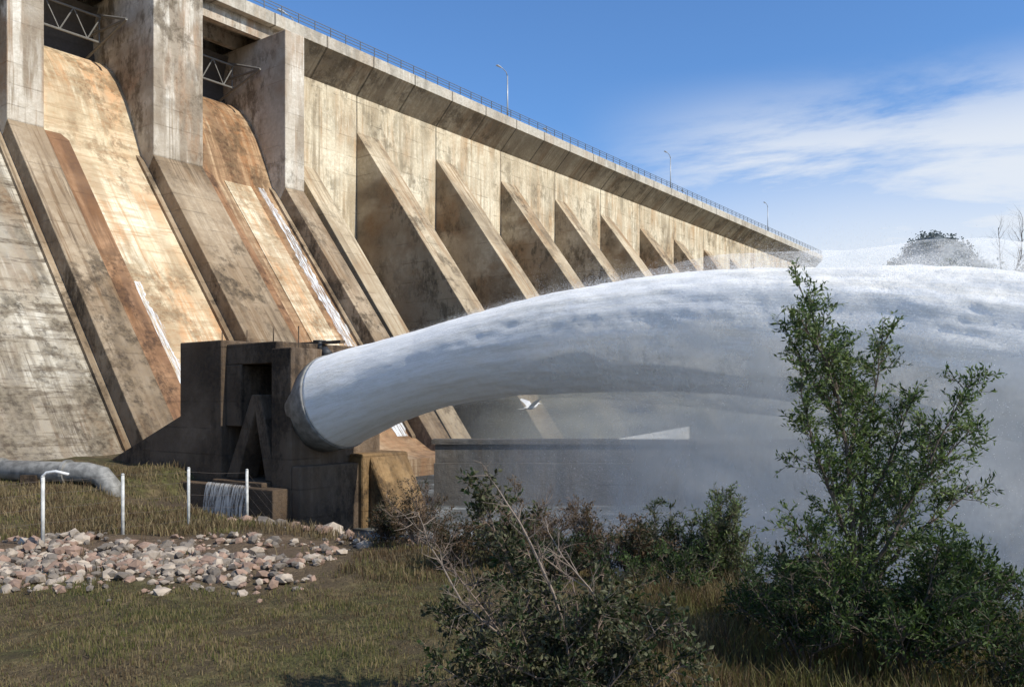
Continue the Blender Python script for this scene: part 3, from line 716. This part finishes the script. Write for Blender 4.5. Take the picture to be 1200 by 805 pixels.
for i in range(330):
    tt=r.uniform(118,330); s=r.uniform(24,190); X=-60+.6*tt+.8*s; Y=45+.8*tt-.6*s
    if Y<70: continue
    z=gz(X,Y); R_=r.uniform(1.5,3.6)
    for k in range(70):
        p=Vector((X,Y,z+R_*.7))+Vector((r.gauss(0,1)*.5,r.gauss(0,1)*.5,r.gauss(0,1)*.45))*R_; leaf(V,F,MI,p,rv(r),rv(r),R_*.32,R_*.22,r.randrange(2))
mesh_obj("distant_woodland",V,F,[Fa,leafmat("far_leaf_olive",(.09,.11,.05),(.13,.13,.07))],None,False,False,MI)

e=empty("egret",Matrix.Translation((.8,36.5,-.30))@Matrix.Rotation(math.radians(35),4,'Z'))
m=MB(); m.tube([(-.38,0,.0),(-.2,0,.02),(0,0,.04),(.2,0,.06),(.32,0,.12),(.38,0,.2),(.46,0,.2)],[.02,.07,.1,.08,.045,.035,.04],8)
m.tube([(.46,0,.2),(.6,0,.18)],[.02,.004],5); m.tube([(-.3,0,-.02),(-.7,0,-.04)],[.012,.008],4); m.obj("body",M_white,e,True)
m=MB()
for sg in (1,-1):
    m.add([(.15,sg*.06,.08),(.2,sg*.35,.3),(.02,sg*.72,.42),(-.12,sg*.62,.36),(-.14,sg*.3,.22),(-.15,sg*.06,.06)],[(0,1,4,5),(1,2,3,4)])
m.obj("wings",M_white,e)

# ------------------------------------------------------------ world and sun
el=math.radians(43); sd=Vector((.835,-.55,0)).normalized()
w=bpy.data.worlds.new("World"); scene.world=w; w.use_nodes=True; nt=w.node_tree; nt.nodes.clear(); N=NT(nt)
out=N.n("ShaderNodeOutputWorld"); bg=N.n("ShaderNodeBackground"); sky=N.n("ShaderNodeTexSky"); sky.sky_type='NISHITA'
sky.sun_disc=False; sky.sun_elevation=el; sky.sun_rotation=math.atan2(sd.x,sd.y); sky.air_density=1.0; sky.dust_density=.4; sky.ozone_density=2.0
co=N.n("ShaderNodeTexCoord").outputs['Generated']
sep=N.n("ShaderNodeSeparateXYZ"); N.l(co,sep.inputs[0])
cn=N.noise(N.map(co,(1.6,1.6,6.5),(1.3,.4,.2)),1.5,8,.62,.5)
cm=N.math('MULTIPLY',N.ss(sep.outputs[0],.05,.28),N.ss(sep.outputs[2],.36,.25))
cf=N.math('MULTIPLY',N.ss(cn,.35,.58),cm)
hz=N.math('MULTIPLY',N.ss(sep.outputs[2],.32,.13),N.ss(sep.outputs[0],-.1,.40,.35,1.0))
cf=N.math('MAXIMUM',cf,hz)
tint=N.mix(1.0,sky.outputs[0],(.94,1.36,1.80),'MULTIPLY')
col=N.mix(N.math('MULTIPLY',cf,.88),tint,(8.4,8.8,9.3))
N.l(col,bg.inputs[0]); bg.inputs[1].default_value=.1; N.l(bg.outputs[0],out.inputs[0])
sun=bpy.data.lights.new("sun",'SUN'); sun.energy=5.0; sun.angle=math.radians(.53); sun.color=(1,.95,.85)
so=bpy.data.objects.new("sun",sun); link(so)
dv=Vector((sd.x*math.cos(el),sd.y*math.cos(el),math.sin(el))); so.rotation_euler=dv.to_track_quat('Z','Y').to_euler()

# ------------------------------------------------------------ camera
cam=bpy.data.cameras.new("camera"); cam.sensor_width=36; cam.lens=30; cam.shift_y=(470-402.5)/1200; cam.clip_end=8000; cam.clip_start=.1
c_=bpy.data.objects.new("camera",cam); link(c_); c_.location=(0,0,0); c_.rotation_euler=(math.radians(90),0,0)
scene.camera=c_
